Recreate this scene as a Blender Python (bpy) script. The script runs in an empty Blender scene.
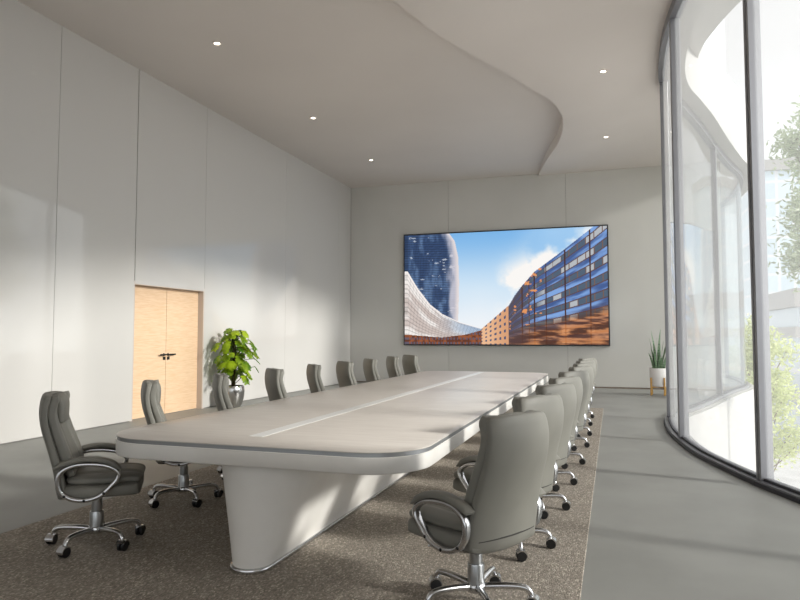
import bpy, bmesh, math, random
import numpy as np
from mathutils import Vector, Matrix
random.seed(7)
C = bpy.context.scene.collection
PI = math.pi
R = math.radians

# ------------------------------------------------------------------ materials
def lin(c):
    return tuple(((v/12.92) if v <= .04045 else ((v+.055)/1.055)**2.4) for v in [x/255 for x in c]) + (1,)

def mat(name, rgb, rough=.5, metal=0, spec=.5, coat=0):
    m = bpy.data.materials.new(name); m.use_nodes = True
    b = m.node_tree.nodes['Principled BSDF']
    b.inputs['Base Color'].default_value = lin(rgb)
    b.inputs['Roughness'].default_value = rough
    b.inputs['Metallic'].default_value = metal
    b.inputs['Specular IOR Level'].default_value = spec
    b.inputs['Coat Weight'].default_value = coat
    b.inputs['Coat Roughness'].default_value = .08
    return m

def noisy(m, a, b_, scale, detail=3, stretch=(1,1,1), lo=.35, hi=.65, bump=0, bscale=None, bdist=.01):
    """colour varies between a and b_ with a stretched noise; optional bump"""
    nt = m.node_tree; N = nt.nodes; L = nt.links; p = N['Principled BSDF']
    tc = N.new('ShaderNodeTexCoord'); mp = N.new('ShaderNodeMapping')
    mp.inputs['Scale'].default_value = stretch
    L.new(tc.outputs['Object'], mp.inputs['Vector'])
    nz = N.new('ShaderNodeTexNoise'); nz.inputs['Scale'].default_value = scale; nz.inputs['Detail'].default_value = detail
    L.new(mp.outputs['Vector'], nz.inputs['Vector'])
    cr = N.new('ShaderNodeValToRGB')
    cr.color_ramp.elements[0].position = lo; cr.color_ramp.elements[0].color = lin(a)
    cr.color_ramp.elements[1].position = hi; cr.color_ramp.elements[1].color = lin(b_)
    L.new(nz.outputs['Fac'], cr.inputs['Fac']); L.new(cr.outputs['Color'], p.inputs['Base Color'])
    if bump:
        n2 = nz
        if bscale:
            n2 = N.new('ShaderNodeTexNoise'); n2.inputs['Scale'].default_value = bscale; n2.inputs['Detail'].default_value = 2
            L.new(mp.outputs['Vector'], n2.inputs['Vector'])
        bp = N.new('ShaderNodeBump'); bp.inputs['Strength'].default_value = bump; bp.inputs['Distance'].default_value = bdist
        L.new(n2.outputs['Fac'], bp.inputs['Height']); L.new(bp.outputs['Normal'], p.inputs['Normal'])
    return m

def emit(name, rgb, s):
    m = bpy.data.materials.new(name); m.use_nodes = True
    b = m.node_tree.nodes['Principled BSDF']
    b.inputs['Base Color'].default_value = (0,0,0,1)
    b.inputs['Emission Color'].default_value = lin(rgb); b.inputs['Emission Strength'].default_value = s
    return m

M = {}
M['wall'] = mat('gloss_wall_panel', (206,203,199), .05, spec=.5)
M['wall_back'] = noisy(mat('grey_wall_panel', (216,216,210), .1, spec=.45), (206,204,199), (212,210,205), .5)
M['wall_plain'] = mat('plain_wall', (230,228,224), .6)
M['gap'] = mat('panel_joint', (150,146,142), .8)
M['ceil'] = noisy(mat('ceiling_plaster', (206,199,193), .55, spec=.3), (222,214,208), (227,219,213), .4)
M['floor'] = noisy(mat('concrete_floor', (120,120,117), .5, spec=.28), (139,139,135), (149,149,145), 1.3, 6, bump=.03, bscale=60)
M['leather'] = noisy(mat('grey_leather', (112,110,103), .5, spec=.35), (121,119,112), (129,127,119), 3, bump=.12, bscale=260, bdist=.002)
M['leather_dark'] = mat('dark_piping', (48,46,42), .6)
M['chrome'] = mat('brushed_chrome', (205,205,206), .22, 1)
M['steel'] = mat('satin_steel', (190,192,194), .3, 1)
M['black'] = mat('black_plastic', (22,22,23), .4)
M['slab'] = noisy(mat('pale_stone_edge', (205,200,192), .42), (230,226,220), (240,237,232), 2.2, 8, bump=.05, bscale=9)
M['top'] = noisy(mat('pale_ash_tabletop', (196,186,176), .33, spec=.45), (214,206,198), (224,217,209), 3, 7, (1,9,1), .3, .7)
M['inlay'] = mat('white_inlay', (242,241,238), .3)
M['band'] = mat('dark_chrome_band', (150,151,152), .36, .6)
M['oak'] = noisy(mat('light_oak', (222,180,136), .5), (222,187,150), (231,200,168), 3.2, 9, (1,1.6,22), .38, .62)
M['jamb'] = mat('taupe_jamb', (200,188,178), .5)
M['alu'] = mat('grey_aluminium', (140,140,144), .4, .6)
M['alu_dark'] = mat('dark_gasket', (58,58,64), .5)
M['pot_steel'] = mat('silver_pot', (205,203,200), .2, 1)
M['pot_white'] = mat('white_pot', (232,228,224), .45)
M['wood'] = mat('golden_wood', (206,158,84), .5)
M['soil'] = mat('potting_soil', (52,40,30), .95)
M['moss'] = noisy(mat('moss_pole', (52,46,26), .95), (40,34,20), (66,60,32), 30)
M['white_clad'] = mat('white_cladding', (176,174,171), .5)
M['paving'] = noisy(mat('pale_paving', (196,195,192), .8), (186,185,182), (204,203,200), .6)
M['bark'] = mat('bark', (120,104,86), .9)
M['slatgrey'] = mat('street_grey', (168,170,172), .7)

def leafmat(name, a, b_, trans=.35):
    m = noisy(mat(name, a, .42), a, b_, 4)
    nt = m.node_tree; N = nt.nodes; L = nt.links; p = N['Principled BSDF']
    t = N.new('ShaderNodeBsdfTranslucent'); mx = N.new('ShaderNodeMixShader'); mx.inputs['Fac'].default_value = trans
    src = p.inputs['Base Color'].links[0].from_socket
    L.new(src, t.inputs['Color'])
    out = N['Material Output']
    L.new(p.outputs[0], mx.inputs[1]); L.new(t.outputs[0], mx.inputs[2]); L.new(mx.outputs[0], out.inputs['Surface'])
    return m
M['monstera'] = leafmat('monstera_leaf', (70,118,18), (176,200,40), .35)
M['tree_pale'] = leafmat('pale_tree_leaf', (178,192,158), (206,216,186), .45)  # leaf colours lifted to carry the washed-out outdoor haze
M['tree_yellow'] = leafmat('yellow_green_leaf', (192,202,136), (216,222,166), .45)

def snake_mat():
    m = mat('snake_leaf', (70,104,74), .45)
    nt = m.node_tree; N = nt.nodes; L = nt.links; p = N['Principled BSDF']
    tc = N.new('ShaderNodeTexCoord')
    w = N.new('ShaderNodeTexWave'); w.wave_type = 'BANDS'; w.bands_direction = 'Z'
    w.inputs['Scale'].default_value = 9; w.inputs['Distortion'].default_value = 5; w.inputs['Detail'].default_value = 3; w.inputs['Detail Scale'].default_value = 3
    L.new(tc.outputs['Object'], w.inputs['Vector'])
    cr = N.new('ShaderNodeValToRGB')
    cr.color_ramp.elements[0].color = lin((52,88,60)); cr.color_ramp.elements[1].color = lin((150,176,138))
    L.new(w.outputs['Fac'], cr.inputs['Fac']); L.new(cr.outputs['Color'], p.inputs['Base Color'])
    return m
M['snake'] = snake_mat()

def rug_mat():
    m = mat('loop_pile_rug', (120,110,98), .95, spec=.15)
    nt = m.node_tree; N = nt.nodes; L = nt.links; p = N['Principled BSDF']
    tc = N.new('ShaderNodeTexCoord'); mp = N.new('ShaderNodeMapping'); mp.inputs['Scale'].default_value = (1.5,.7,1)
    L.new(tc.outputs['Object'], mp.inputs['Vector'])
    v = N.new('ShaderNodeTexVoronoi'); v.inputs['Scale'].default_value = 95
    L.new(mp.outputs['Vector'], v.inputs['Vector'])
    bw = N.new('ShaderNodeSeparateColor'); L.new(v.outputs['Color'], bw.inputs['Color'])
    cr = N.new('ShaderNodeValToRGB'); e = cr.color_ramp.elements
    e[0].position = 0; e[0].color = lin((128,121,112)); e[1].position = 1; e[1].color = lin((206,196,182))
    k = e.new(.45); k.color = lin((148,140,130)); k = e.new(.85); k.color = lin((166,157,146))
    L.new(bw.outputs['Red'], cr.inputs['Fac'])
    L.new(cr.outputs['Color'], p.inputs['Base Color'])
    bp = N.new('ShaderNodeBump'); bp.inputs['Strength'].default_value = .5; bp.inputs['Distance'].default_value = .006; bp.invert = True
    L.new(v.outputs['Distance'], bp.inputs['Height']); L.new(bp.outputs['Normal'], p.inputs['Normal'])
    return m
M['rug'] = rug_mat()

def glass_mat(name='window_glass', veil=.08, tint=(.97,.985,.98,1)):
    m = bpy.data.materials.new(name); m.use_nodes = True
    nt = m.node_tree; N = nt.nodes; L = nt.links
    for n in list(N): N.remove(n)
    out = N.new('ShaderNodeOutputMaterial')
    tr = N.new('ShaderNodeBsdfTransparent'); tr.inputs['Color'].default_value = tint
    gl = N.new('ShaderNodeBsdfGlossy'); gl.inputs['Roughness'].default_value = .0
    lw = N.new('ShaderNodeLayerWeight'); lw.inputs['Blend'].default_value = .5
    pw = N.new('ShaderNodeMath'); pw.operation = 'POWER'; pw.inputs[1].default_value = 5; L.new(lw.outputs['Facing'], pw.inputs[0])
    fr = N.new('ShaderNodeMath'); fr.operation = 'MULTIPLY_ADD'; fr.inputs[1].default_value = .6; fr.inputs[2].default_value = .03; L.new(pw.outputs[0], fr.inputs[0])
    m1 = N.new('ShaderNodeMixShader'); L.new(fr.outputs[0], m1.inputs['Fac']); L.new(tr.outputs[0], m1.inputs[1]); L.new(gl.outputs[0], m1.inputs[2])
    tl = N.new('ShaderNodeBsdfTranslucent'); tl.inputs['Color'].default_value = (.95,.96,.97,1)
    m2 = N.new('ShaderNodeMixShader'); m2.inputs['Fac'].default_value = veil  # translucent share mixed in as haze, washing out the view outside
    L.new(m1.outputs[0], m2.inputs[1]); L.new(tl.outputs[0], m2.inputs[2]); L.new(m2.outputs[0], out.inputs['Surface'])
    return m
M['glass'] = glass_mat()

def tower_mat(name, glass, frame, sx, sz):
    m = mat(name, glass, .25, spec=.5)
    nt = m.node_tree; N = nt.nodes; L = nt.links; p = N['Principled BSDF']
    tc = N.new('ShaderNodeTexCoord'); mp = N.new('ShaderNodeMapping'); mp.inputs['Rotation'].default_value = (R(90),0,0)
    L.new(tc.outputs['Object'], mp.inputs['Vector'])
    b = N.new('ShaderNodeTexBrick'); b.offset = 0; b.inputs['Scale'].default_value = 1
    b.inputs['Brick Width'].default_value = sx; b.inputs['Row Height'].default_value = sz; b.inputs['Mortar Size'].default_value = .16
    b.inputs['Color1'].default_value = lin(glass); b.inputs['Color2'].default_value = lin(tuple(min(255,c+14) for c in glass)); b.inputs['Mortar'].default_value = lin(frame)
    L.new(mp.outputs['Vector'], b.inputs['Vector']); L.new(b.outputs['Color'], p.inputs['Base Color'])
    return m
M['tower'] = tower_mat('tower_facade', (200,214,222), (226,229,232), 1.5, 2.0)  # outdoor haze is put into the pale facade colours, next one too
M['tower2'] = tower_mat('office_facade', (184,196,204), (216,217,219), 3.2, 2.6)

# ------------------------------------------------------------------ mesh helpers
def obj(name, bm, m, parent=None, smooth=True, ang=38):
    bmesh.ops.recalc_face_normals(bm, faces=bm.faces)
    if smooth:
        for f in bm.faces: f.smooth = True
        for e in bm.edges:
            if len(e.link_faces) == 2 and e.calc_face_angle(0) > R(ang): e.smooth = False
    me = bpy.data.meshes.new(name); bm.to_mesh(me); bm.free()
    for k in (m if isinstance(m, (list,tuple)) else [m]): me.materials.append(k)
    o = bpy.data.objects.new(name, me); C.objects.link(o)
    if parent: o.parent = parent
    return o

def B(): return bmesh.new()

def box(bm, x0,y0,z0,x1,y1,z1, bev=0, seg=2, mi=0):
    r = bmesh.ops.create_cube(bm, size=1)
    vs = r['verts']
    for v in vs:
        v.co = Vector(((x0+x1)/2+v.co.x*(x1-x0), (y0+y1)/2+v.co.y*(y1-y0), (z0+z1)/2+v.co.z*(z1-z0)))
    fs = {f for v in vs for f in v.link_faces}
    for f in fs: f.material_index = mi
    if bev:
        es = list({e for v in vs for e in v.link_edges})
        bmesh.ops.bevel(bm, geom=es, offset=bev, segments=seg, affect='EDGES', profile=.5)

def loft(bm, rings, caps=True, closed=False, mi=0):
    vr = [[bm.verts.new(p) for p in r] for r in rings]
    n = len(vr[0]); k = len(vr)
    for i in range(k if closed else k-1):
        a, b = vr[i], vr[(i+1) % k]
        for j in range(n):
            f = bm.faces.new((a[j], a[(j+1)%n], b[(j+1)%n], b[j])); f.material_index = mi
    if caps and not closed:
        f = bm.faces.new(vr[0][::-1]); f.material_index = mi
        f = bm.faces.new(vr[-1]); f.material_index = mi

def strip(bm, A, Bp):
    """open surface between two polylines"""
    a = [bm.verts.new(p) for p in A]; b = [bm.verts.new(p) for p in Bp]
    for i in range(len(a)-1): bm.faces.new((a[i], a[i+1], b[i+1], b[i]))

def catmull(P, n=8, closed=False):
    P = [np.array(p, float) for p in P]; out = []
    k = len(P); segs = k if closed else k-1
    for i in range(segs):
        if closed: p0,p1,p2,p3 = P[i-1],P[i],P[(i+1)%k],P[(i+2)%k]
        else:
            p1,p2 = P[i],P[i+1]; p0 = P[i-1] if i > 0 else 2*p1-p2; p3 = P[i+2] if i+2 < k else 2*p2-p1
        for t in np.arange(n)/n:
            out.append(.5*((2*p1)+(p2-p0)*t+(2*p0-5*p1+4*p2-p3)*t*t+(3*p1-p0-3*p2+p3)*t**3))
    if not closed: out.append(P[-1])
    return out

def tube(bm, path, rad, n=12, closed=False, ry=None, up=None, caps=True):
    """tube of radius rad (scalar or list); ry = second half axis for flat bars, along up"""
    P = [Vector(p) for p in path]; k = len(P); rings = []
    side = None
    for i in range(k):
        if closed: t = (P[(i+1)%k]-P[i-1]).normalized()
        else: t = (P[min(i+1,k-1)]-P[max(i-1,0)]).normalized()
        if up is not None: s = Vector(up)
        else:
            if side is None: s = t.orthogonal().normalized()
            else: s = (side - t*side.dot(t)).normalized()
            side = s
        s = (s - t*s.dot(t)).normalized(); q = t.cross(s)
        r = rad[i] if isinstance(rad, (list,tuple)) else rad
        rr = ry if ry is not None else r
        ring = []
        for j in range(n):
            a = 2*PI*j/n
            ca, sa = math.cos(a), math.sin(a)
            if ry is not None:
                ca = math.copysign(abs(ca)**.6, ca); sa = math.copysign(abs(sa)**.6, sa)
            ring.append(P[i] + s*(rr*ca) + q*(r*sa))
        rings.append(ring)
    loft(bm, rings, caps, closed)

def lathe(bm, prof, n=32, c=(0,0), mi=0):
    rings = [[(c[0]+r*math.cos(2*PI*j/n), c[1]+r*math.sin(2*PI*j/n), z) for j in range(n)] for r, z in prof]
    loft(bm, rings, True, mi=mi)

def thing(name, label, cat, loc=(0,0,0), rz=0, group=None):
    o = bpy.data.objects.new(name, None); C.objects.link(o)
    o.location = loc; o.rotation_euler = (0,0,rz); o.empty_display_size = .1
    o['label'] = label; o['category'] = cat
    if group: o['group'] = group
    return o

def struct(name, bm, m, parent=None, **k):
    o = obj(name, bm, m, parent, **k)
    if parent is None: o['kind'] = 'structure'
    return o

def struct_empty(name):
    o = bpy.data.objects.new(name, None); C.objects.link(o); o['kind'] = 'structure'; return o

def dup(root, loc, rz, label):
    r = root.copy(); C.objects.link(r); r.location = loc; r.rotation_euler = (0,0,rz); r['label'] = label
    for ch in list(root.children):
        c = ch.copy(); C.objects.link(c); c.parent = r
        for g in ch.children:
            d = g.copy(); C.objects.link(d); d.parent = c
    return r

# ------------------------------------------------------------------ the room
XL, YB, YF, H = -7.28, 17.62, -4.5, 5.68
DY0, DY1, DZ = 8.56, 10.44, 2.195
GP = [(4.4,-4.6),(4.2,-2.2),(3.62,0.2),(2.8,2.4),(2.07,4.4),(1.43,6.12),(1.19,6.81),(.90,7.99),(.79,8.86),(.735,9.6),(.73,10.3),(.78,11.3),
      (.95,12.2),(1.25,13.05),(1.62,14.15),(2.13,15.86),(2.71,17.66),(3.15,18.9),(3.38,20.0),(3.5,21.5),(3.42,23.5),(3.0,25.5)]
def offset(P, d):
    out = []
    for i in range(len(P)):
        t = P[min(i+1,len(P)-1)]-P[max(i-1,0)]; t = t/np.linalg.norm(t)
        out.append(P[i] + d*np.array([t[1], -t[0]]))
    return out
G = offset([np.array(p) for p in catmull(GP, 10)], .085)
gy = np.array([p[1] for p in G]); gx = np.array([p[0] for p in G])
def gxa(y): return float(np.interp(y, gy, gx))
YEND = 25.5
WIN0 = 2.4           # the glazing starts here; a solid wall closes the room nearer than this

# floor slab
bm = B(); ys = np.linspace(YF-.2, YEND, 90)
loft(bm, [[(-7.6,y,-.35),(gxa(y)+.13,y,-.35),(gxa(y)+.13,y,0),(-7.6,y,0)] for y in ys])
struct('floor', bm, M['floor'], smooth=False)

# ceiling: a high field on the left, a lower sculpted field on the right meeting it along a curved lip
lipP = catmull([(-4.6,-4.7),(-4.4,-1),(-3.75,2),(-2.99,5.6),(-2.47,7.4),(-2.24,8.30),(-1.87,9.15),(-1.21,10.65),(-.895,11.5),(-.83,12.6),(-1.03,14.0),(-1.37,15.35),(-1.72,17.0),(-1.86,17.8)], 10)
ly = np.array([p[1] for p in lipP]); lx = np.array([p[0] for p in lipP])
def lipx(y): return float(np.interp(y, ly, lx))
def drop(y): return float(np.interp(y, [-5,4,8,11,13,15,16.5,17.6], [.22,.22,.2,.26,.26,.2,.12,.02]))
bm = B(); ys = list(np.linspace(YF-.1, YB+.1, 120)); T = [0,.02,.05,.1,.17,.26,.37,.5,.65,.82,1]
prev = None
for y in ys:
    x0, x1, d = lipx(y), gxa(y)+.05, drop(y); row = [bm.verts.new((-7.5,y,H+.03)), bm.verts.new((x0,y,H+.03))]
    for t in T:
        x = x0+(x1-x0)*t; s = max(0, 1-(x-x0)/2.2)
        s = s*s*(3-2*s)
        row.append(bm.verts.new((x,y,H-d*s)))
    row.append(bm.verts.new((x1,y,H+.4))); row.append(bm.verts.new((-7.5,y,H+.4)))
    if prev:
        for i in range(len(row)): bm.faces.new((prev[i],prev[(i+1)%len(row)],row[(i+1)%len(row)],row[i]))
    prev = row
struct('ceiling', bm, M['ceil'], ang=50)

# left wall: glossy panels with dark joints over a backing, a door opening
bm = B()
box(bm, XL-.3,YF-.2,0, XL-.025,DY0-.06,H+.2); box(bm, XL-.3,DY1+.06,0, XL-.025,YB+.3,H+.2); box(bm, XL-.3,DY0-.06,DZ+.06, XL-.025,DY1+.06,H+.2)
wl = struct('wall_left', bm, M['gap'], smooth=False)
seams = [YF, -1.6, 1.5, 3.9, 5.3, 6.99, DY0, DY1, 13.62, 16.72, YB]
for a, b in zip(seams[:-1], seams[1:]):
    z0 = DZ if a == DY0 else .012
    bm = B(); g = .0075 if b == DY0 else .003
    g2 = .0075 if a == DY0 else .003
    box(bm, XL-.03, a+g2, z0, XL, b-g, H+.06, .003, 1)
    obj('wall_panel', bm, M['wall'], wl, smooth=False)
# back wall panels
bm = B(); box(bm, XL-.2,YB+.025,0, 2.62,YB+.22,H+.2)
wb = struct('wall_back', bm, M['gap'], smooth=False)
sb = [XL, -4.33, -1.12, 2.6]
for a, b in zip(sb[:-1], sb[1:]):
    bm = B(); box(bm, a+.003, YB, .035, b-.003, YB+.03, H+.06, .003, 1)
    obj('wall_panel', bm, M['wall_back'], wb, smooth=False)
bm = B(); box(bm, XL,YB-.018,0, 2.6,YB,.03)
struct('baseboard_back', bm, mat('baseboard_brown', (128,116,104), .5), smooth=False)
# wall behind the camera and the solid near end of the right side
# unseen glazed end added behind the camera: low and high solid bands, panes and posts between
bm = B(); box(bm, XL-.2,YF-.2,0, 4.6,YF,.25); box(bm, XL-.2,YF-.2,4.6, 4.6,YF,H+.2); box(bm, XL-.2,YF-.2,.25, XL+.8,YF,4.6)
struct('wall_front', bm, M['wall_plain'], smooth=False)
for k in range(4):
    x0 = XL+.8+k*2.75; x1 = min(x0+2.75, 4.4)
    w = struct_empty('window_%d' % (20+k))  # unseen window, added so sky light reaches the table's front face
    bm = B(); box(bm, x0,YF-.11,.25, x1,YF-.095,4.6); obj('pane', bm, M['glass'], w, smooth=False)
    bm = B(); box(bm, x1-.05,YF-.17,.25, x1+.05,YF-.03,4.6); obj('mullion', bm, M['alu'], w, smooth=False)
seg = [p for p in G if p[1] <= WIN0+.05]
bm = B(); so = offset(seg, .25)
loft(bm, [[(a[0],a[1],0),(b[0],b[1],0),(b[0],b[1],H+.3),(a[0],a[1],H+.3)] for a, b in zip(seg, so)])
struct('wall_right', bm, M['wall_plain'], smooth=False)

# double door
door = struct_empty('door_1')
xd = XL-.11
ym = (DY0+DY1)/2
bm = B()
box(bm, xd-.04,DY0-.055,0, XL-.001,DY0+.012,DZ+.045); box(bm, xd-.04,DY1-.03,0, XL-.001,DY1+.055,DZ+.045); box(bm, xd-.04,DY0+.012,DZ-.012, XL-.001,DY1-.03,DZ+.045)
obj('door_frame', bm, M['jamb'], door, smooth=False)
for a, b in ((DY0+.016, ym-.004), (ym+.004, DY1-.034)):
    bm = B(); box(bm, xd-.045,a,.008, xd,b,DZ-.016, .002, 1)
    lf = obj('door_leaf', bm, M['oak'], door, smooth=False)
    s = -1 if a < ym-.1 else 1
    y = ym+s*.055
    bm = B(); lathe(bm, [(.002,-.008),(.026,-.008),(.026,.004),(.012,.006),(.012,.05),(.002,.05)], 16)
    bmesh.ops.rotate(bm, verts=bm.verts, matrix=Matrix.Rotation(PI/2,3,'Y'), cent=(0,0,0))
    bmesh.ops.translate(bm, verts=bm.verts, vec=(xd,y,1.03))
    box(bm, xd+.038,min(y-s*.012,y+s*.15),1.016, xd+.06,max(y-s*.012,y+s*.15),1.044, .008, 2)
    obj('handle', bm, M['black'], lf)
    bm = B(); box(bm, xd-.001,y-.026,.94, xd+.022,y+.026,.995, .006, 2)
    obj('lock', bm, M['black'], lf)

# curved window wall ------------------------------------------------
def arc(P):
    s = [0]
    for a, b in zip(P[:-1], P[1:]): s.append(s[-1]+np.linalg.norm(b-a))
    return np.array(s)
GS = arc(G)
def at_s(s): return np.array([np.interp(s, GS, gx), np.interp(s, GS, gy)])
def s_of_y(y): return float(np.interp(y, gy, GS))
mull_y = [WIN0, 4.45, 6.73, 9.12, 11.4, 15.86, 20.9, 23.4, 25.4]
SILL, HEAD = .06, H-.06
for k in range(len(mull_y)-1):
    s0, s1 = s_of_y(mull_y[k]), s_of_y(mull_y[k+1])
    pts = [at_s(s) for s in np.linspace(s0, s1, 14)]
    o0, o1 = offset(pts, -.008), offset(pts, .008)
    w = struct_empty('window_%d' % (k+1))
    bm = B(); loft(bm, [[(a[0],a[1],SILL),(b[0],b[1],SILL),(b[0],b[1],HEAD),(a[0],a[1],HEAD)] for a, b in zip(o0, o1)])
    obj('pane', bm, M['glass'], w)
    # bottom rail: two dark tracks with a lighter groove, head rail
    for nm, z0, z1, hw, m in (('sill_rail',0,.05,.085,M['alu']), ('sill_rail',.05,.075,.035,M['alu_dark']), ('head_rail',H-.13,H+.02,.07,M['alu'])):
        a_, b_ = offset(pts, -hw), offset(pts, hw)
        bm = B(); loft(bm, [[(a[0],a[1],z0),(b[0],b[1],z0),(b[0],b[1],z1),(a[0],a[1],z1)] for a, b in zip(a_, b_)])
        obj(nm, bm, m, w)
    a_, b_ = offset(pts, -.098), offset(pts, -.085)
    bm = B(); loft(bm, [[(a[0],a[1],0),(b[0],b[1],0),(b[0],b[1],.035),(a[0],a[1],.035)] for a, b in zip(a_, b_)])
    obj('sill_edge', bm, M['alu_dark'], w)
    p = at_s(s0); q = at_s(s0+.05)-p; ang = math.atan2(q[1], q[0])
    for nm, x0, x1, hd, m in (('mullion',-.042,-.007,.06,M['alu']), ('mullion',.007,.042,.06,M['alu']), ('gasket',-.009,.009,.05,M['alu_dark'])):
        bm = B(); box(bm, x0,-hd,.03, x1,hd,H-.05, .004 if nm == 'mullion' else 0, 1)
        bmesh.ops.rotate(bm, verts=bm.verts, matrix=Matrix.Rotation(ang,3,'Z'), cent=(0,0,0))
        bmesh.ops.translate(bm, verts=bm.verts, vec=(p[0],p[1],0))
        obj(nm, bm, m, w, smooth=False)

# outside of the building: slab edge below the glass, soffit and bands above
idx = [i for i, p in enumerate(G) if p[1] >= WIN0-.6]
Gw = [G[i] for i in idx]
a_, b_ = offset(Gw, .13), offset(Gw, .2)
bm = B(); loft(bm, [[(a[0],a[1],-6.2),(b[0],b[1],-6.2),(b[0],b[1],-.03),(a[0],a[1],-.03)] for a, b in zip(a_, b_)])
struct('trim_1', bm, M['white_clad'])
a_, b_ = offset(Gw, .0), offset(Gw, .33)
bm = B()
loft(bm, [[(a[0],a[1],H+.0),(b[0]-.06*0,b[1],H+.0),(b[0],b[1],H+.12),(b[0],b[1],6.42),(a[0],a[1],6.42)] for a, b in zip(a_, b_)])
struct('trim_2', bm, M['white_clad'])
# upper storey slab, its edge sweeping wider than the glass
UP = catmull([(5.6,-2),(4.6,2.5),(3.6,6),(2.6,8.9),(1.98,10.5),(1.70,11.5),(1.57,12.35),(1.60,13.4),(1.83,14.6),(2.3,16.0),(2.86,17.3),(3.38,18.7),(3.62,19.9),(3.76,21.5),(3.68,23.5),(3.3,25.5)], 8)
bm = B()
loft(bm, [[(-7.5,p[1],6.40),(p[0],p[1],6.40),(p[0],p[1],7.6),(-7.5,p[1],7.6)] for p in UP])
struct('trim_3', bm, M['white_clad'], ang=60)
a_ = offset([np.array(p[:2]) for p in UP], -.5); b_ = offset([np.array(p[:2]) for p in UP], -.45)
bm = B(); loft(bm, [[(a[0],a[1],7.6),(b[0],b[1],7.6),(b[0],b[1],11.5),(a[0],a[1],11.5)] for a, b in zip(a_, b_)])
struct('trim_4', bm, mat('pale_upper_glazing', (205,210,216), .15))
# closing walls of the neighbouring room behind the back wall
bm = B(); box(bm, -7.6,YB+.3,H, gxa(YB+.3)-.02,YB+.32,H+.3); 
ys = np.linspace(YB+.23, YEND, 30)
loft(bm, [[(-7.5,y,H),(gxa(y)+.02,y,H),(gxa(y)+.02,y,H+.4),(-7.5,y,H+.4)] for y in ys])
struct('ceiling_far', bm, M['ceil'], smooth=False)
bm = B(); box(bm, -200,-120,-6.4, 240,260,-6.2); struct('ground', bm, M['paving'], smooth=False)

# ------------------------------------------------------------------ rug
bm = B(); box(bm, -4.01,.4,0, -.18,12.72,.012, .004, 1)
rug = obj('rug', bm, M['rug'], smooth=False)
rug['label'] = 'long brown-grey loop-pile rug under the conference table and chairs'; rug['category'] = 'rug'

# ------------------------------------------------------------------ table
tb = thing('conference_table', 'long pale conference table with rounded corners on the brown rug', 'table', (-2.028,7.10,.012))
def rrect(hx, hy, r, n=14):
    out = []
    for cx, cy, a0 in ((hx-r,hy-r,0),(-hx+r,hy-r,PI/2),(-hx+r,-hy+r,PI),(hx-r,-hy+r,3*PI/2)):
        for i in range(n+1):
            a = a0+PI/2*i/n; out.append((cx+r*math.cos(a), cy+r*math.sin(a)))
    return out
HX, HY, RC = 1.045, 3.855, .36
def rlayers(layers):
    bm = B(); loft(bm, [[(x,y,z) for x, y in rrect(HX-o, HY-o, RC-o)] for o, z in layers]); return bm
obj('apron', rlayers([(.13,.606),(.028,.612),(.006,.618),(0,.626),(0,.706),(.003,.708)]), M['slab'], tb, ang=55)
obj('metal_band', rlayers([(.006,.707),(.006,.709),(.009,.7275),(.009,.7305)]), M['band'], tb, ang=55)
obj('tabletop', rlayers([(.006,.7302),(.002,.732),(.002,.736),(.005,.738)]), M['top'], tb, ang=55)
bm = B(); box(bm, -.108,-3.56,.7365, -.012,3.68,.7395)
obj('inlay_strip', bm, M['inlay'], tb, smooth=False)
def stadium(hw, hy, z, n=16):
    out = []
    for i in range(n+1):
        a = PI*i/n; out.append((hw*math.cos(a), hy-hw+hw*math.sin(a), z))
    for i in range(n+1):
        a = PI+PI*i/n; out.append((hw*math.cos(a), -hy+hw+hw*math.sin(a), z))
    return out
bm = B(); loft(bm, [stadium(.115+.24*t**1.05, 3.79-.06*t, .028+(.6-.028)*t) for t in np.linspace(0,1,10)] + [stadium(.355,3.73,.61)])
obj('pedestal', bm, M['slab'], tb, ang=60)
bm = B(); loft(bm, [stadium(.125,3.805,0), stadium(.127,3.807,.004), stadium(.127,3.807,.024), stadium(.122,3.802,.029)])
obj('plinth', bm, M['chrome'], tb, ang=60)

# ------------------------------------------------------------------ office chair (faces +X)
def sup(a, n):
    c, s = math.cos(a), math.sin(a)
    return math.copysign(abs(c)**(2/n), c), math.copysign(abs(s)**(2/n), s)

def pad(rows, n=40, ex=3.2, groove=0, gpos=.52, gw=.06, wing=0, headwing=0, axis='z', nv=6):
    """loft of superellipse sections. rows: (forward, up, half width, half thickness). axis 'z': section normal lies forward."""
    S = catmull(rows, nv); bm = B(); rings = []
    for i, (x, z, w, t) in enumerate(S):
        a, b = S[max(i-1,0)], S[min(i+1,len(S)-1)]
        tx, tz = b[0]-a[0], b[1]-a[1]; l = math.hypot(tx, tz) or 1; tx, tz = tx/l, tz/l
        nx, nz = (tz, -tx) if axis == 'z' else (-tz, tx)
        ring = []
        for j in range(n):
            cx, sy = sup(2*PI*j/n, ex)
            d = t*sy
            if groove and sy > 0: d -= groove*math.exp(-((abs(cx)-gpos)/gw)**2)*min(1, max(t,0)/.02)*(1-.85*max(0, 3*i/(len(S)-1)-2))
            q = min(1, max(0, (i/(len(S)-1)-.5)/.3)); q = q*q*(3-2*q)
            d += (wing+headwing*q)*cx*cx
            ring.append((x+nx*d, w*cx, z+nz*d))
        rings.append(ring)
    loft(bm, rings)
    return bm

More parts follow.
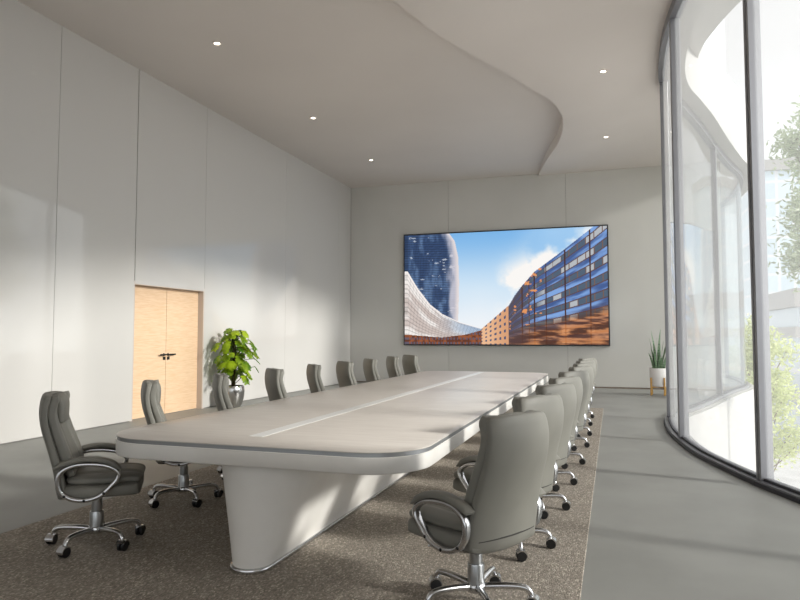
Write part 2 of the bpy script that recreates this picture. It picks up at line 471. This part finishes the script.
def make_chair(label, group):
    t = thing('office_chair', label, 'chair', (0,0,0), 0, group)
    L_ = M['leather']
    # seat base and cushion
    obj('seat', pad([(-.2,.385,.17,.016),(-.195,.384,.225,.04),(-.17,.383,.242,.048),(-.05,.382,.25,.048),(.12,.382,.248,.047),(.22,.383,.242,.047),(.258,.384,.23,.045),(.27,.385,.2,.038),(.275,.385,.15,.026)], axis='x', ex=4.2), L_, t, ang=60)
    obj('seat_cushion', pad([(-.15,.448,.17,.012),(-.14,.449,.205,.028),(-.07,.447,.226,.034),(.06,.446,.231,.036),(.17,.449,.229,.036),(.24,.444,.224,.033),(.268,.436,.21,.027),(.279,.43,.17,.014)], 64, axis='x', ex=3.2, groove=.018, gpos=.5, gw=.05), L_, t, ang=60)
    sh = obj('backrest', pad([(-.165,.336,.20,.012),(-.18,.340,.23,.022),(-.196,.368,.243,.03),(-.208,.44,.243,.031),(-.226,.53,.239,.03),(-.262,.65,.231,.028),(-.3,.77,.223,.027),(-.316,.865,.218,.027),(-.312,.935,.214,.028),(-.306,.966,.208,.027),(-.303,.979,.198,.025),(-.302,.986,.18,.021)], 64, ex=4.6, wing=.03, headwing=.008), L_, t, ang=60)
    bm = B()
    ring = []
    for z, x in ((.4,-.2325),):
        for u in np.linspace(-.86,.86,25): ring.append((x+.035*u*u+.004*abs(u)**6, .239*u, z))
    tube(bm, ring, .004, 6)
    obj('bottom_seam', bm, M['leather_dark'], sh)
    cu = obj('back_cushion', pad([(-.13,.455,.17,.012),(-.148,.472,.2,.03),(-.17,.55,.222,.042),(-.205,.65,.222,.04),(-.248,.77,.216,.038),(-.272,.86,.211,.037),(-.275,.92,.209,.038),(-.273,.95,.206,.037),(-.273,.966,.197,.033),(-.274,.973,.178,.026)], 80, ex=4, groove=.02, gpos=.54, gw=.05, wing=.028, headwing=.018), L_, t, ang=60)
    obj('headrest', pad([(-.212,.80,.1,.006),(-.212,.81,.114,.02),(-.22,.86,.12,.032),(-.224,.915,.12,.036),(-.23,.948,.117,.032),(-.24,.966,.108,.022),(-.25,.974,.085,.008)], 40, ex=3.4), L_, cu, ang=60)
    # arm loops with pads and bolts
    loop = catmull([(-.19,.47),(-.17,.525),(-.1,.558),(0,.56),(.09,.543),(.148,.505),(.146,.462),(.112,.422),(.065,.376),(.015,.352),(-.05,.344),(-.12,.36),(-.172,.402)], 6, True)
    padp = catmull([(-.215,.545),(-.16,.571),(-.07,.592),(.03,.589),(.11,.564),(.163,.524)], 6)
    for s in (-1, 1):
        y = s*.268
        bm = B(); tube(bm, [(p[0], y, p[1]) for p in loop],   .014, 12, True, ry=.022, up=(0,1,0))
        arm = obj('armrest', bm, M['chrome'], t, ang=50)
        bm = B(); nP = len(padp)
        tube(bm, [(p[0], y, p[1]) for p in padp], [.017*min(1, .35+1.6*math.sin(PI*i/(nP-1))) for i in range(nP)], 14, ry=.032, up=(0,1,0))
        obj('arm_pad', bm, L_, arm, ang=70)
        for bx, bz in ((.07,.382),(-.04,.345),(-.15,.378)):
            bm = B(); lathe(bm, [(.001,0),(.0085,0),(.0085,.006),(.004,.008),(.001,.008)], 10)
            bmesh.ops.rotate(bm, verts=bm.verts, matrix=Matrix.Rotation(-s*PI/2,3,'X'), cent=(0,0,0))
            bmesh.ops.translate(bm, verts=bm.verts, vec=(bx, y+s*.0165, bz))
            obj('bolt', bm, M['black'], arm)
    # column, hub
    bm = B(); lathe(bm, [(.03,.085),(.043,.09),(.043,.205),(.041,.211),(.034,.213),(.034,.262),(.032,.264),(.032,.325),(.024,.335)], 28)
    obj('gas_column', bm, M['steel'], t)
    bm = B(); lathe(bm, [(.02,.07),(.046,.073),(.05,.085),(.05,.108),(.044,.116),(.03,.118)], 28)
    obj('base_hub', bm, M['chrome'], t)
    bm = B(); box(bm, -.1,-.075,.312, .1,.075,.342, .01, 2); obj('tilt_mechanism', bm, M['black'], t)
    bm = B(); tube(bm, [(.05,.05,.312),(.15,.11,.296),(.2,.14,.276)], .006, 8); box(bm, .03,.03,.296,.1,.075,.322,.006)
    obj('height_lever', bm, [M['steel']], t)
    for k in range(5):
        a = 2*PI*k/5+.05; c, s = math.cos(a), math.sin(a)
        path = [(.03,.096),(.1,.104),(.17,.108),(.225,.107),(.255,.098),(.271,.078),(.276,.058)]
        path = catmull(path, 4); n = len(path)
        bm = B(); tube(bm, [(p[0]*c, p[0]*s, p[1]) for p in path], [.0185-.0055*i/(n-1) for i in range(n)], 12)
        leg = obj('leg', bm, M['chrome'], t)
        for h in ('castor_wheel','castor_hood'):
            bm = B()
            if h == 'castor_wheel':
                for o_ in (-.014,.014):
                    b2 = [(.004,-.01),(.027,-.01),(.032,-.006),(.032,.006),(.027,.01),(.004,.01)]
                    n0 = len(bm.verts); lathe(bm, b2, 20)
                    bm.verts.ensure_lookup_table(); vs = bm.verts[n0:]
                    bmesh.ops.rotate(bm, verts=vs, matrix=Matrix.Rotation(PI/2,3,'X'), cent=(0,0,0))
                    bmesh.ops.translate(bm, verts=vs, vec=(0,o_,.032))
            else:
                rr = [[(r*math.cos(q), y, .032+r*math.sin(q)) for r, q in [(.037,q) for q in np.linspace(-.15,PI*.8,12)] + [(.030,q) for q in np.linspace(PI*.8,-.15,12)]] for y in (-.0265,-.012,.012,.0265)]
                loft(bm, rr)
                box(bm, -.008,-.006,.03, .008,.006,.075)
            bmesh.ops.rotate(bm, verts=bm.verts, matrix=Matrix.Rotation(a+.9*(-1)**k+.25*k,3,'Z'), cent=(0,0,0))
            bmesh.ops.translate(bm, verts=bm.verts, vec=(.28*c,.28*s,0))
            obj(h, bm, M['black'] if h == 'castor_wheel' else M['chrome'], leg)
    return t

gl, gr = 'office chairs along the left side of the table', 'office chairs along the right side of the table'
ordn = ['first','second','third','fourth','fifth','sixth','seventh','eighth','ninth']
left = [(-3.23,3.49,36),(-3.38,4.6,37),(-3.4,5.62,37),(-3.42,6.68,46),(-3.42,7.72,38),(-3.46,8.78,47),(-3.46,9.83,40),(-3.46,10.94,38),(-3.46,11.9,50)]
right = [(-.675,3.3,149),(-.67,4.27,150),(-.64,5.23,151),(-.63,6.12,152),(-.6,7.13,147),(-.59,8.2,152),(-.59,9.15,151),(-.61,10.15,152),(-.61,11.1,150)]
proto = None
for i, (x, y, a) in enumerate(left):
    lab = {0:'dark grey leather office chair at the near left corner of the table, fully in view',
           8:'grey office chair farthest along the left side of the table, by the back wall'}.get(i,
           'grey leather office chair, %s from the near end on the left side of the table' % ordn[i])
    if proto is None:
        proto = make_chair(lab, gl); proto.location = (x,y,.012); proto.rotation_euler = (0,0,R(a))
    else: dup(proto, (x,y,.012), R(a), lab)['group'] = gl
for c in proto.children:
    if c.name.startswith('leg'): c.rotation_euler = (0,0,R(19))
for i, (x, y, a) in enumerate(right):
    lab = {0:'grey leather office chair nearest the camera, right of the table, seen from behind',
           len(right)-1:'grey office chair farthest along the right side of the table'}.get(i,
           'grey leather office chair, %s from the near end on the right side of the table' % ordn[i])
    o = dup(proto, (x,y,.012), R(a), lab); o['group'] = gr
    for c in o.children:
        if c.name.startswith('leg'): c.rotation_euler = (0,0,0)

# ------------------------------------------------------------------ wall screen
sx0, sx1, sz0, sz1 = -5.617, -.056, 1.079, 4.225
sc = thing('wall_screen', 'huge wall screen showing city buildings under blue sky on the back wall', 'screen', ((sx0+sx1)/2, YB, 0))
W2 = (sx1-sx0)/2
bm = B(); box(bm, -W2,-.11,sz0, W2,-.0,sz1, .006, 1); obj('housing', bm, mat('screen_housing', (40,40,44), .4), sc, smooth=False)

def picture(nu, nv):
    """a city view: blue tower, curved low block, tan block and a blue glass office under a cloudy sky (sRGB 0..1)"""
    rng = np.random.default_rng(3)
    u = (np.arange(nu)+.5)/nu; v = (np.arange(nv)+.5)/nv
    U, V = np.meshgrid(np.clip(u-.016,0,1), v)                       # V=0 bottom
    def sm(a, b, x): t = np.clip((x-a)/(b-a), 0, 1); return t*t*(3-2*t)
    def mix(a, b, t): return a*(1-t[...,None])+np.array(b)*t[...,None]
    def fbm(x, y, seed, oct=5):
        r = np.zeros_like(x); amp = .5; f = 1
        g = np.random.default_rng(seed)
        for o in range(oct):
            tab = g.random((64,64)); X, Y = x*f, y*f
            xi, yi = np.floor(X).astype(int), np.floor(Y).astype(int); fx, fy = X-xi, Y-yi
            fx = fx*fx*(3-2*fx); fy = fy*fy*(3-2*fy)
            A = tab[xi%64, yi%64]*(1-fx)+tab[(xi+1)%64, yi%64]*fx; Bq = tab[xi%64,(yi+1)%64]*(1-fx)+tab[(xi+1)%64,(yi+1)%64]*fx
            r += amp*(A*(1-fy)+Bq*fy); amp *= .5; f *= 2
        return r
    S = lambda r, g, b: np.array([r,g,b])/255
    img = np.zeros((nv,nu,3))+S(122,180,232)
    img = mix(img, S(208,229,246), sm(1.05,.45,V))
    img = mix(img, S(240,244,248), sm(.6,.12,V+.25*np.abs(U-.38)))
    img = mix(img, S(186,218,246), .55*sm(.5,.75,U)*sm(.7,1,V))
    cl = fbm(U*7+1, V*4.5, 5)
    band = np.exp(-((V-(.42+.95*(U-.45)))/.2)**2)*sm(.42,.52,U)
    img = mix(img, S(250,247,244), np.clip(sm(.36,.58,cl)*band*1.5,0,1))
    # tower
    edge = np.interp(V, [.15,.3,.55,.78,.93,1.0], [.262,.268,.272,.268,.25,.222])
    tower = U < edge
    n1 = fbm(U*40, V*9, 8)
    t = mix(np.zeros((nv,nu,3))+S(52,74,112), S(96,124,164), sm(.35,.75,n1))
    gridv = (np.mod(V*46+U*3,1) < .35); t[gridv] *= .78
    gridu = (np.mod((U/edge)**1.15*34,1) < .2); t[gridu] *= .86
    spark = (fbm(U*26, V*34, 11) > .7) & (U > .01); t[spark] = t[spark]*.3+S(225,228,236)*.7
    pos = U/edge
    t = mix(t, S(208,204,214), sm(.72,.92,pos+.18*(fbm(U*30,V*5,12)-.5)*2)*.85)
    t = mix(t, S(238,226,222), sm(.9,.99,pos)*.8)
    img[tower] = t[tower]
    # curved low block
    top = np.interp(U, [0,.055,.12,.185,.27,.385,.4], [.668,.508,.36,.27,.20,.14,.13])
    low = (V < top) & (U < .386)
    q = V/top
    c = mix(np.zeros((nv,nu,3))+S(206,192,186), S(244,238,234), sm(.35,.62,fbm(U*12+q*3, q*7, 14)))
    c = mix(c, S(150,178,212), sm(.13,.36,U)*.75*sm(.2,.7,q))
    diag = (np.mod(q*16+U*4,1) < .26); c[diag] *= .84
    d2 = (np.mod(U*60-q*2,1) < .2); c[d2] *= .9
    c = mix(c, S(250,244,240), sm(.93,.99,q))
    brown = V < np.interp(U, [0,.18,.3,.386], [.085,.06,.085,.125])
    br = mix(np.zeros((nv,nu,3))+S(150,84,50), S(98,52,34), sm(.4,.6,fbm(U*70,V*30,15)))
    win = (np.mod(U*62,1) < .5) & (np.mod(V*24,1) < .45); br[win] = S(96,88,104)
    c[brown] = br[brown]
    img[low] = c[low]
    # tan block
    tt = np.interp(U, [.383,.522,.535], [.135,.345,.345])
    tan = (V < tt) & (U >= .383) & (U < .535)
    s = (U-.383)/.14; c = mix(np.zeros((nv,nu,3))+S(236,186,146), S(206,146,106), sm(.1,1,s)*.7)
    vv = V/np.maximum(tt,.01)
    w = (np.mod(s*6+.2,1) < .42) & (np.mod(vv*(5.2)+.25,1) < .42) & (s < .93); c[w] = S(70,84,116)
    img[tan] = c[tan]
    # right office block
    roof = np.interp(U, [.518,.55,.58,.645,.77,.92,1], [.335,.43,.5,.63,.79,.995,1.12])
    off = (V < roof) & (U >= .518)
    k = V/roof
    c = mix(np.zeros((nv,nu,3))+S(66,92,146), S(128,166,222), sm(.35,.7,fbm(U*10, k*26, 21)))
    fl = np.mod((1-k)*7.6, 1)
    glass = (fl > .34) & (fl < .78)
    g = mix(np.zeros((nv,nu,3))+S(78,96,116), S(216,216,216), (fbm(np.floor(U*26)*1.7+3, np.floor((1-k)*7.6)*2.3, 23, 1) > .3)*.75*sm(.62,.7,U))
    c[glass] = g[glass]
    line = (np.abs(fl-.33) < .04) | (np.abs(fl-.8) < .04); c[line] = S(92,70,74)
    for m_ in (.585,.618,.645,.7,.79,.905): c[np.abs(U-m_) < .0032] = S(70,42,36)
    sub = np.mod(U*26,1) < .1; c[sub & glass] = S(120,92,80)
    warm = sm(0,.14,np.interp(U,[.518,.6,.7,1],[.14,.2,.24,.4])-V+.06*(fbm(U*16,V*10,29)-.5))
    wc = mix(np.zeros((nv,nu,3))+S(84,44,28), S(214,138,82), sm(.38,.68,fbm(U*14, V*44, 31)))
    c = mix(c, (0,0,0), warm*.0); c = c*(1-warm[...,None]*.85)+wc*warm[...,None]*.85
    dk = sm(.66,.55,U)*.55; c = c*(1-dk[...,None])+S(86,66,70)*dk[...,None]
    hot = (fbm(U*40, V*30, 33) > .665) & (U < .68) & (k > .3); c[hot] = S(226,150,96)
    img[off] = c[off]
    return np.clip(img, 0, 1)

nu, nv = 440, 250
pic = picture(nu, nv)
me = bpy.data.meshes.new('screen_picture')
X, Z = np.meshgrid(np.linspace(-W2+.035, W2-.035, nu+1), np.linspace(sz0+.035, sz1-.035, nv+1))
co = np.stack([X, np.full_like(X,-.1115), Z], -1).reshape(-1,3)
I, J = np.meshgrid(np.arange(nu), np.arange(nv)); a = (J*(nu+1)+I).ravel()
quads = np.stack([a, a+1, a+nu+2, a+nu+1], -1)
me.from_pydata(co.tolist(), [], quads.tolist())
linp = np.where(pic <= .04045, pic/12.92, ((pic+.055)/1.055)**2.4)
ca = me.color_attributes.new('picture', 'FLOAT_COLOR', 'CORNER')
col = np.repeat(np.concatenate([linp.reshape(-1,3), np.ones((nu*nv,1))], 1), 4, axis=0).astype(np.float32)
ca.data.foreach_set('color', col.ravel())
ms = bpy.data.materials.new('lit_screen'); ms.use_nodes = True
n_ = ms.node_tree; pb = n_.nodes['Principled BSDF']; at = n_.nodes.new('ShaderNodeVertexColor'); at.layer_name = 'picture'
pb.inputs['Base Color'].default_value = (.01,.01,.01,1); pb.inputs['Roughness'].default_value = .35; pb.inputs['Specular IOR Level'].default_value = .2
n_.links.new(at.outputs['Color'], pb.inputs['Emission Color']); pb.inputs['Emission Strength'].default_value = .86
me.materials.append(ms)
so_ = bpy.data.objects.new('screen_picture', me); C.objects.link(so_); so_.parent = sc

# ------------------------------------------------------------------ plants
pl = thing('potted_monstera', 'tall leafy monstera plant in a silver pot beside the wooden door', 'plant', (-6.86,10.8,0))
bm = B(); lathe(bm, [(.1,0),(.13,.005),(.165,.06),(.2,.18),(.212,.3),(.205,.38),(.195,.41),(.185,.41),(.19,.37),(.02,.36)], 36)
obj('pot', bm, M['pot_steel'], pl)
bm = B(); lathe(bm, [(.02,.35),(.188,.35),(.186,.385),(.02,.395)], 28); obj('soil', bm, M['soil'], pl)
bm = B(); tube(bm, [(0,0,.36),(.0,.01,.8),(0,0,1.32)], .04, 14); obj('moss_pole', bm, M['moss'], pl)
def leaf(bm, base, d, up, size, lobes=4, droop=.5):
    d = d.normalized(); s = d.cross(up).normalized(); n = s.cross(d).normalized()
    def P(l, w): # along, across
        z = -droop*l*l*.6 - .35*abs(w)**1.6
        return base + d*(l*size) + s*(w*size) + n*(z*size)
    mid = [P(l,0) for l in np.linspace(0,1,lobes*2+1)]
    mv = [bm.verts.new(p) for p in mid]
    for sg in (-1,1):
        inn = [bm.verts.new(P(l+.02, sg*.16*math.sin(PI*min(1,l*.9+.1)))) for l in np.linspace(0,.93,lobes*2+1)]
        for i in range(lobes*2):
            bm.faces.new((mv[i],mv[i+1],inn[i+1],inn[i]))
        for k in range(lobes):
            l0 = np.linspace(0,.93,lobes*2+1)[2*k]; l1 = np.linspace(0,.93,lobes*2+1)[2*k+2]; lm = (l0+l1)/2
            w = .46*math.sin(PI*(.22+.66*lm))
            tip0 = bm.verts.new(P(l0+.1-.16*(k == 0), sg*w)); tip1 = bm.verts.new(P(l1+.1-.05*(k == 0), sg*w*.93))
            ip = inn[2*k+1]
            m0 = bm.verts.new(P(lm+.13-.12*(k == 0), sg*(w+.07)))
            bm.faces.new((inn[2*k], ip, m0, tip0)); bm.faces.new((ip, inn[2*k+2], tip1, m0))
lb, stb = B(), B()
rnd = random.Random(12)
for i in range(100):
    z0 = .44+.9*(i/99)**.9; a = i*2.4+rnd.uniform(-.4,.4)
    reach = (.12+.3*rnd.random())*(1.0 if z0 < 1.1 else .7)
    c, s = math.cos(a), math.sin(a)
    if c < 0: c *= .72
    b0 = Vector((.03*c,.03*s,z0)); b1 = Vector((reach*c, reach*s, z0+.1+.1*rnd.random()))
    tube(stb, [b0, b0.lerp(b1,.5)+Vector((0,0,.04)), b1], .006, 6)
    dd = Vector((c, s, -.35-.6*rnd.random()+(.5 if i > 92 else 0)))
    leaf(lb, b1, dd, Vector((0,0,1)), rnd.uniform(.12,.19))
obj('foliage', lb, M['monstera'], pl, smooth=False)
obj('stems', stb, mat('green_stem', (82,104,40), .6), pl)

sp = thing('snake_plant', 'small snake plant in a white pot on golden wooden stand, by the window', 'plant', (1.0,15.9,0))
sp.location = (.975,16.0,0)
bm = B(); lathe(bm, [(.12,.2),(.17,.2),(.176,.21),(.182,.6),(.178,.612),(.165,.612),(.163,.57),(.02,.56)], 36); obj('pot', bm, M['pot_white'], sp)
bm = B(); lathe(bm, [(.02,.55),(.164,.55),(.162,.575),(.02,.58)], 24); obj('soil', bm, M['soil'], sp)
bm = B(); box(bm, -.19,-.016,.17, .19,.016,.2,.003,1); box(bm, -.016,-.19,.17, .016,.19,.2,.003,1); obj('stand_crossbar', bm, M['wood'], sp, smooth=False)
for k in range(4):
    a = k*PI/2+.0; bm = B(); x, y = .2*math.cos(a), .2*math.sin(a); box(bm, x-.015,y-.015,0, x+.015,y+.015,.4,.004,1); o = obj('leg', bm, M['wood'], sp, smooth=False)
sp.rotation_euler = (0,0,R(38))
rnd = random.Random(5)
lb = B()
for i in range(20):
    a = i*2.4; r0 = .015+.12*math.sqrt(i/20); h = rnd.uniform(.42,.9)*(1.08-.5*i/22)
    if i == 0: h = .95
    lean = .1+.35*(i/20)*rnd.random(); tw = rnd.uniform(0,PI)
    rings = []
    for t in np.linspace(0,1,9):
        w = .028*(math.sin(PI*(.22+.74*t))**.8)*(1 if t < .97 else .12); th = .006*(1-t*.7)
        x = (r0+lean*t*t*h*.9)*math.cos(a); y = (r0+lean*t*t*h*.9)*math.sin(a); q = tw+t*.6
        cq, sq = math.cos(q), math.sin(q)
        rings.append([(x+cq*dx*w-sq*dy*th, y+sq*dx*w+cq*dy*th, .565+h*t) for dx, dy in ((-1,0),(0,-1),(1,0),(0,1))])
    loft(lb, rings)
obj('foliage', lb, M['snake'], sp)

# ------------------------------------------------------------------ downlights
spots = [(-5.52,8.13,'small recessed downlight on the left ceiling, nearest the camera'),(-5.62,11.6,'small recessed downlight on the left ceiling, middle of the row of three'),
         (-5.62,14.9,'small recessed downlight on the left ceiling, nearest the back wall'),(-.07,10.62,'small recessed downlight on the right ceiling, nearer the camera'),(-.06,14.2,'small recessed downlight on the right ceiling, nearer the back wall')]
lens_m = emit('lamp_lens', (255,246,232), 6)
for x, y, lab in spots:
    zc = H+.03
    if x > lipx(y):
        s = max(0, 1-(x-lipx(y))/2.2); s = s*s*(3-2*s); zc = H-drop(y)*s
    d = thing('downlight', lab, 'ceiling light', (x,y,zc), 0, 'recessed downlights')
    bm = B()
    rr = [[(r*math.cos(2*PI*j/24), r*math.sin(2*PI*j/24), z) for j in range(24)] for r, z in ((.05,.0),(.075,0),(.073,-.012),(.052,-.014))]
    loft(bm, rr, caps=False, closed=True); obj('rim', bm, M['ceil'], d)
    bm = B(); lathe(bm, [(.002,-.008),(.038,-.008),(.038,-.001),(.002,-.001)], 24); obj('lens', bm, lens_m, d)
    li = bpy.data.lights.new('downlight_lamp', 'SPOT'); li.energy = 18; li.spot_size = R(80); li.spot_blend = .8; li.color = (1,.93,.84); li.shadow_soft_size = .05
    lo = bpy.data.objects.new('downlight_lamp', li); C.objects.link(lo); lo.location = (0,0,-.03); lo.parent = d

# ------------------------------------------------------------------ outside: trees and city
def tree(name, label, base, crown, rad, n, size, m, seed, group):
    r = random.Random(seed); t = thing(name, label, 'tree', base, 0, group)
    cx, cy, cz = [crown[i]-base[i] for i in range(3)]
    bm = B(); tube(bm, catmull([(0,0,0),(.1,.05,(cz)*.4),(cx*.5,cy*.5,cz*.8),(cx,cy,cz+rad[2]*.6)],4), [.16-.13*i/12 for i in range(13)], 8)
    tips = []
    for i in range(46):
        while True:
            p = Vector((r.uniform(-1,1), r.uniform(-1,1), r.uniform(-1,1)))
            if .25 < p.length < 1: break
        tip = Vector((cx+p.x*rad[0], cy+p.y*rad[1], cz+p.z*rad[2])); tips.append(tip)
        st = Vector((cx*.8,cy*.8,max(cz-rad[2]*.9, tip.z-1.4)))
        tube(bm, [st, st.lerp(tip,.5)+Vector((0,0,-.1)), tip], .018, 5)
    obj('trunk', bm, M['bark'], t)
    bm = B()
    for i in range(n):
        tip = tips[i % len(tips)]
        q = Vector((r.gauss(0,1), r.gauss(0,1), r.gauss(0,.8)))
        p = tip + q*(.28*rad[0]/1.6)
        d = Vector((r.gauss(0,1), r.gauss(0,1), r.gauss(-.2,.7))).normalized(); s = d.orthogonal().normalized(); s.rotate(Matrix.Rotation(r.uniform(0,6.28),3,d))
        l = size*r.uniform(.7,1.3); w = l*.2; nn = d.cross(s)*l*.08
        v = [bm.verts.new(x) for x in (p, p+d*l*.4+s*w+nn, p+d*l, p+d*l*.4-s*w+nn)]
        bm.faces.new(v)
    obj('foliage', bm, m, t, smooth=False)
gt = 'trees outside the window'
tree('street_tree', 'tall pale green tree outside the window at the right edge', (4.4,15.2,-6.2), (4.32,15.3,3.6), (1.15,1.3,2.8), 9000, .15, M['tree_pale'], 3, gt)
tree('street_tree', 'low yellow-green tree outside, left and right of the thick window mullion', (4.9,25.5,-6.2), (4.85,25.5,-1.2), (1.45,1.5,3.0), 9000, .2, M['tree_yellow'], 8, gt)

def tower(name, label, x0,y0,x1,y1,z1, m, nb):
    t = thing(name, label, 'building', ((x0+x1)/2,(y0+y1)/2,-6.2))
    hx, hy = (x1-x0)/2, (y1-y0)/2
    bm = B(); box(bm, -hx,-hy,0, hx,hy,z1+6.2); obj('facade', bm, m, t, smooth=False)
    bm = B(); box(bm, -hx-.3,-hy-.3,z1+6.2, hx+.3,hy+.3,z1+7.4); obj('roof_parapet', bm, M['white_clad'], t, smooth=False)
    for k in range(nb):
        z = 3.2+k*4.2; bm = B(); box(bm, -hx-.25,-hy-.25,z, hx+.25,hy+.25,z+.7); obj('floor_band', bm, M['white_clad'], t, smooth=False)
tower('office_tower', 'pale blue glass tower far outside the window', 15,78,40,100,19, M['tower'], 0)
tower('office_block', 'low grey office block with white bands across the street outside', 11.5,48,30,60,3.2, M['tower2'], 2)

# ------------------------------------------------------------------ light
sd = Vector((1,-.16,.385)).normalized()          # towards the sun
su = bpy.data.lights.new('sun', 'SUN'); su.energy = 3.7; su.angle = R(7); su.color = (1,.96,.915)
so2 = bpy.data.objects.new('sun', su); C.objects.link(so2); so2.rotation_euler = sd.to_track_quat('Z','Y').to_euler(); so2.location = (20,-2,12)

w = bpy.data.worlds.new('sky'); bpy.context.scene.world = w; w.use_nodes = True
N = w.node_tree.nodes; L = w.node_tree.links
bg = N['Background']
tc = N.new('ShaderNodeTexCoord')
dot = N.new('ShaderNodeVectorMath'); dot.operation = 'DOT_PRODUCT'; dot.inputs[1].default_value = sd
L.new(tc.outputs['Generated'], dot.inputs[0])
mr = N.new('ShaderNodeMapRange'); mr.inputs['From Min'].default_value = .35; mr.inputs['From Max'].default_value = 1; mr.inputs['To Min'].default_value = 1.22; mr.inputs['To Max'].default_value = 2.6
L.new(dot.outputs['Value'], mr.inputs['Value'])
sep = N.new('ShaderNodeSeparateXYZ'); L.new(tc.outputs['Generated'], sep.inputs[0])
cr = N.new('ShaderNodeValToRGB'); e = cr.color_ramp.elements
e[0].position = 0; e[0].color = lin((236,240,244)); e[1].position = .7; e[1].color = lin((196,194,196))
k = e.new(.2); k.color = lin((232,234,238)); k = e.new(.36); k.color = lin((210,208,209))
L.new(sep.outputs['Z'], cr.inputs['Fac'])
L.new(cr.outputs['Color'], bg.inputs['Color']); L.new(mr.outputs['Result'], bg.inputs['Strength'])

# ------------------------------------------------------------------ camera
cam = bpy.data.cameras.new('camera'); co_ = bpy.data.objects.new('camera', cam); C.objects.link(co_)
cam.sensor_width = 36; cam.sensor_fit = 'HORIZONTAL'; cam.lens = 649.1*36/800; cam.clip_end = 1000; cam.clip_start = .05
F = Vector((-.31012962,.94918237,.05359524)); Rr = Vector((.950543401,.310610896,0)).normalized(); U_ = Rr.cross(F)
mw = Matrix((( Rr.x,U_.x,-F.x,0),(Rr.y,U_.y,-F.y,0),(Rr.z,U_.z,-F.z,1.372),(0,0,0,1)))
co_.matrix_world = mw
S_ = bpy.context.scene
S_.camera = co_
S_.view_settings.view_transform = 'Standard'; S_.view_settings.look = 'None'; S_.view_settings.exposure = .2; S_.view_settings.gamma = 1; S_.view_settings.use_curve_mapping = False
S_.cycles.use_denoising = True
S_.cycles.max_bounces = 14; S_.cycles.diffuse_bounces = 7; S_.cycles.transparent_max_bounces = 24
S_.cycles.sample_clamp_indirect = 6
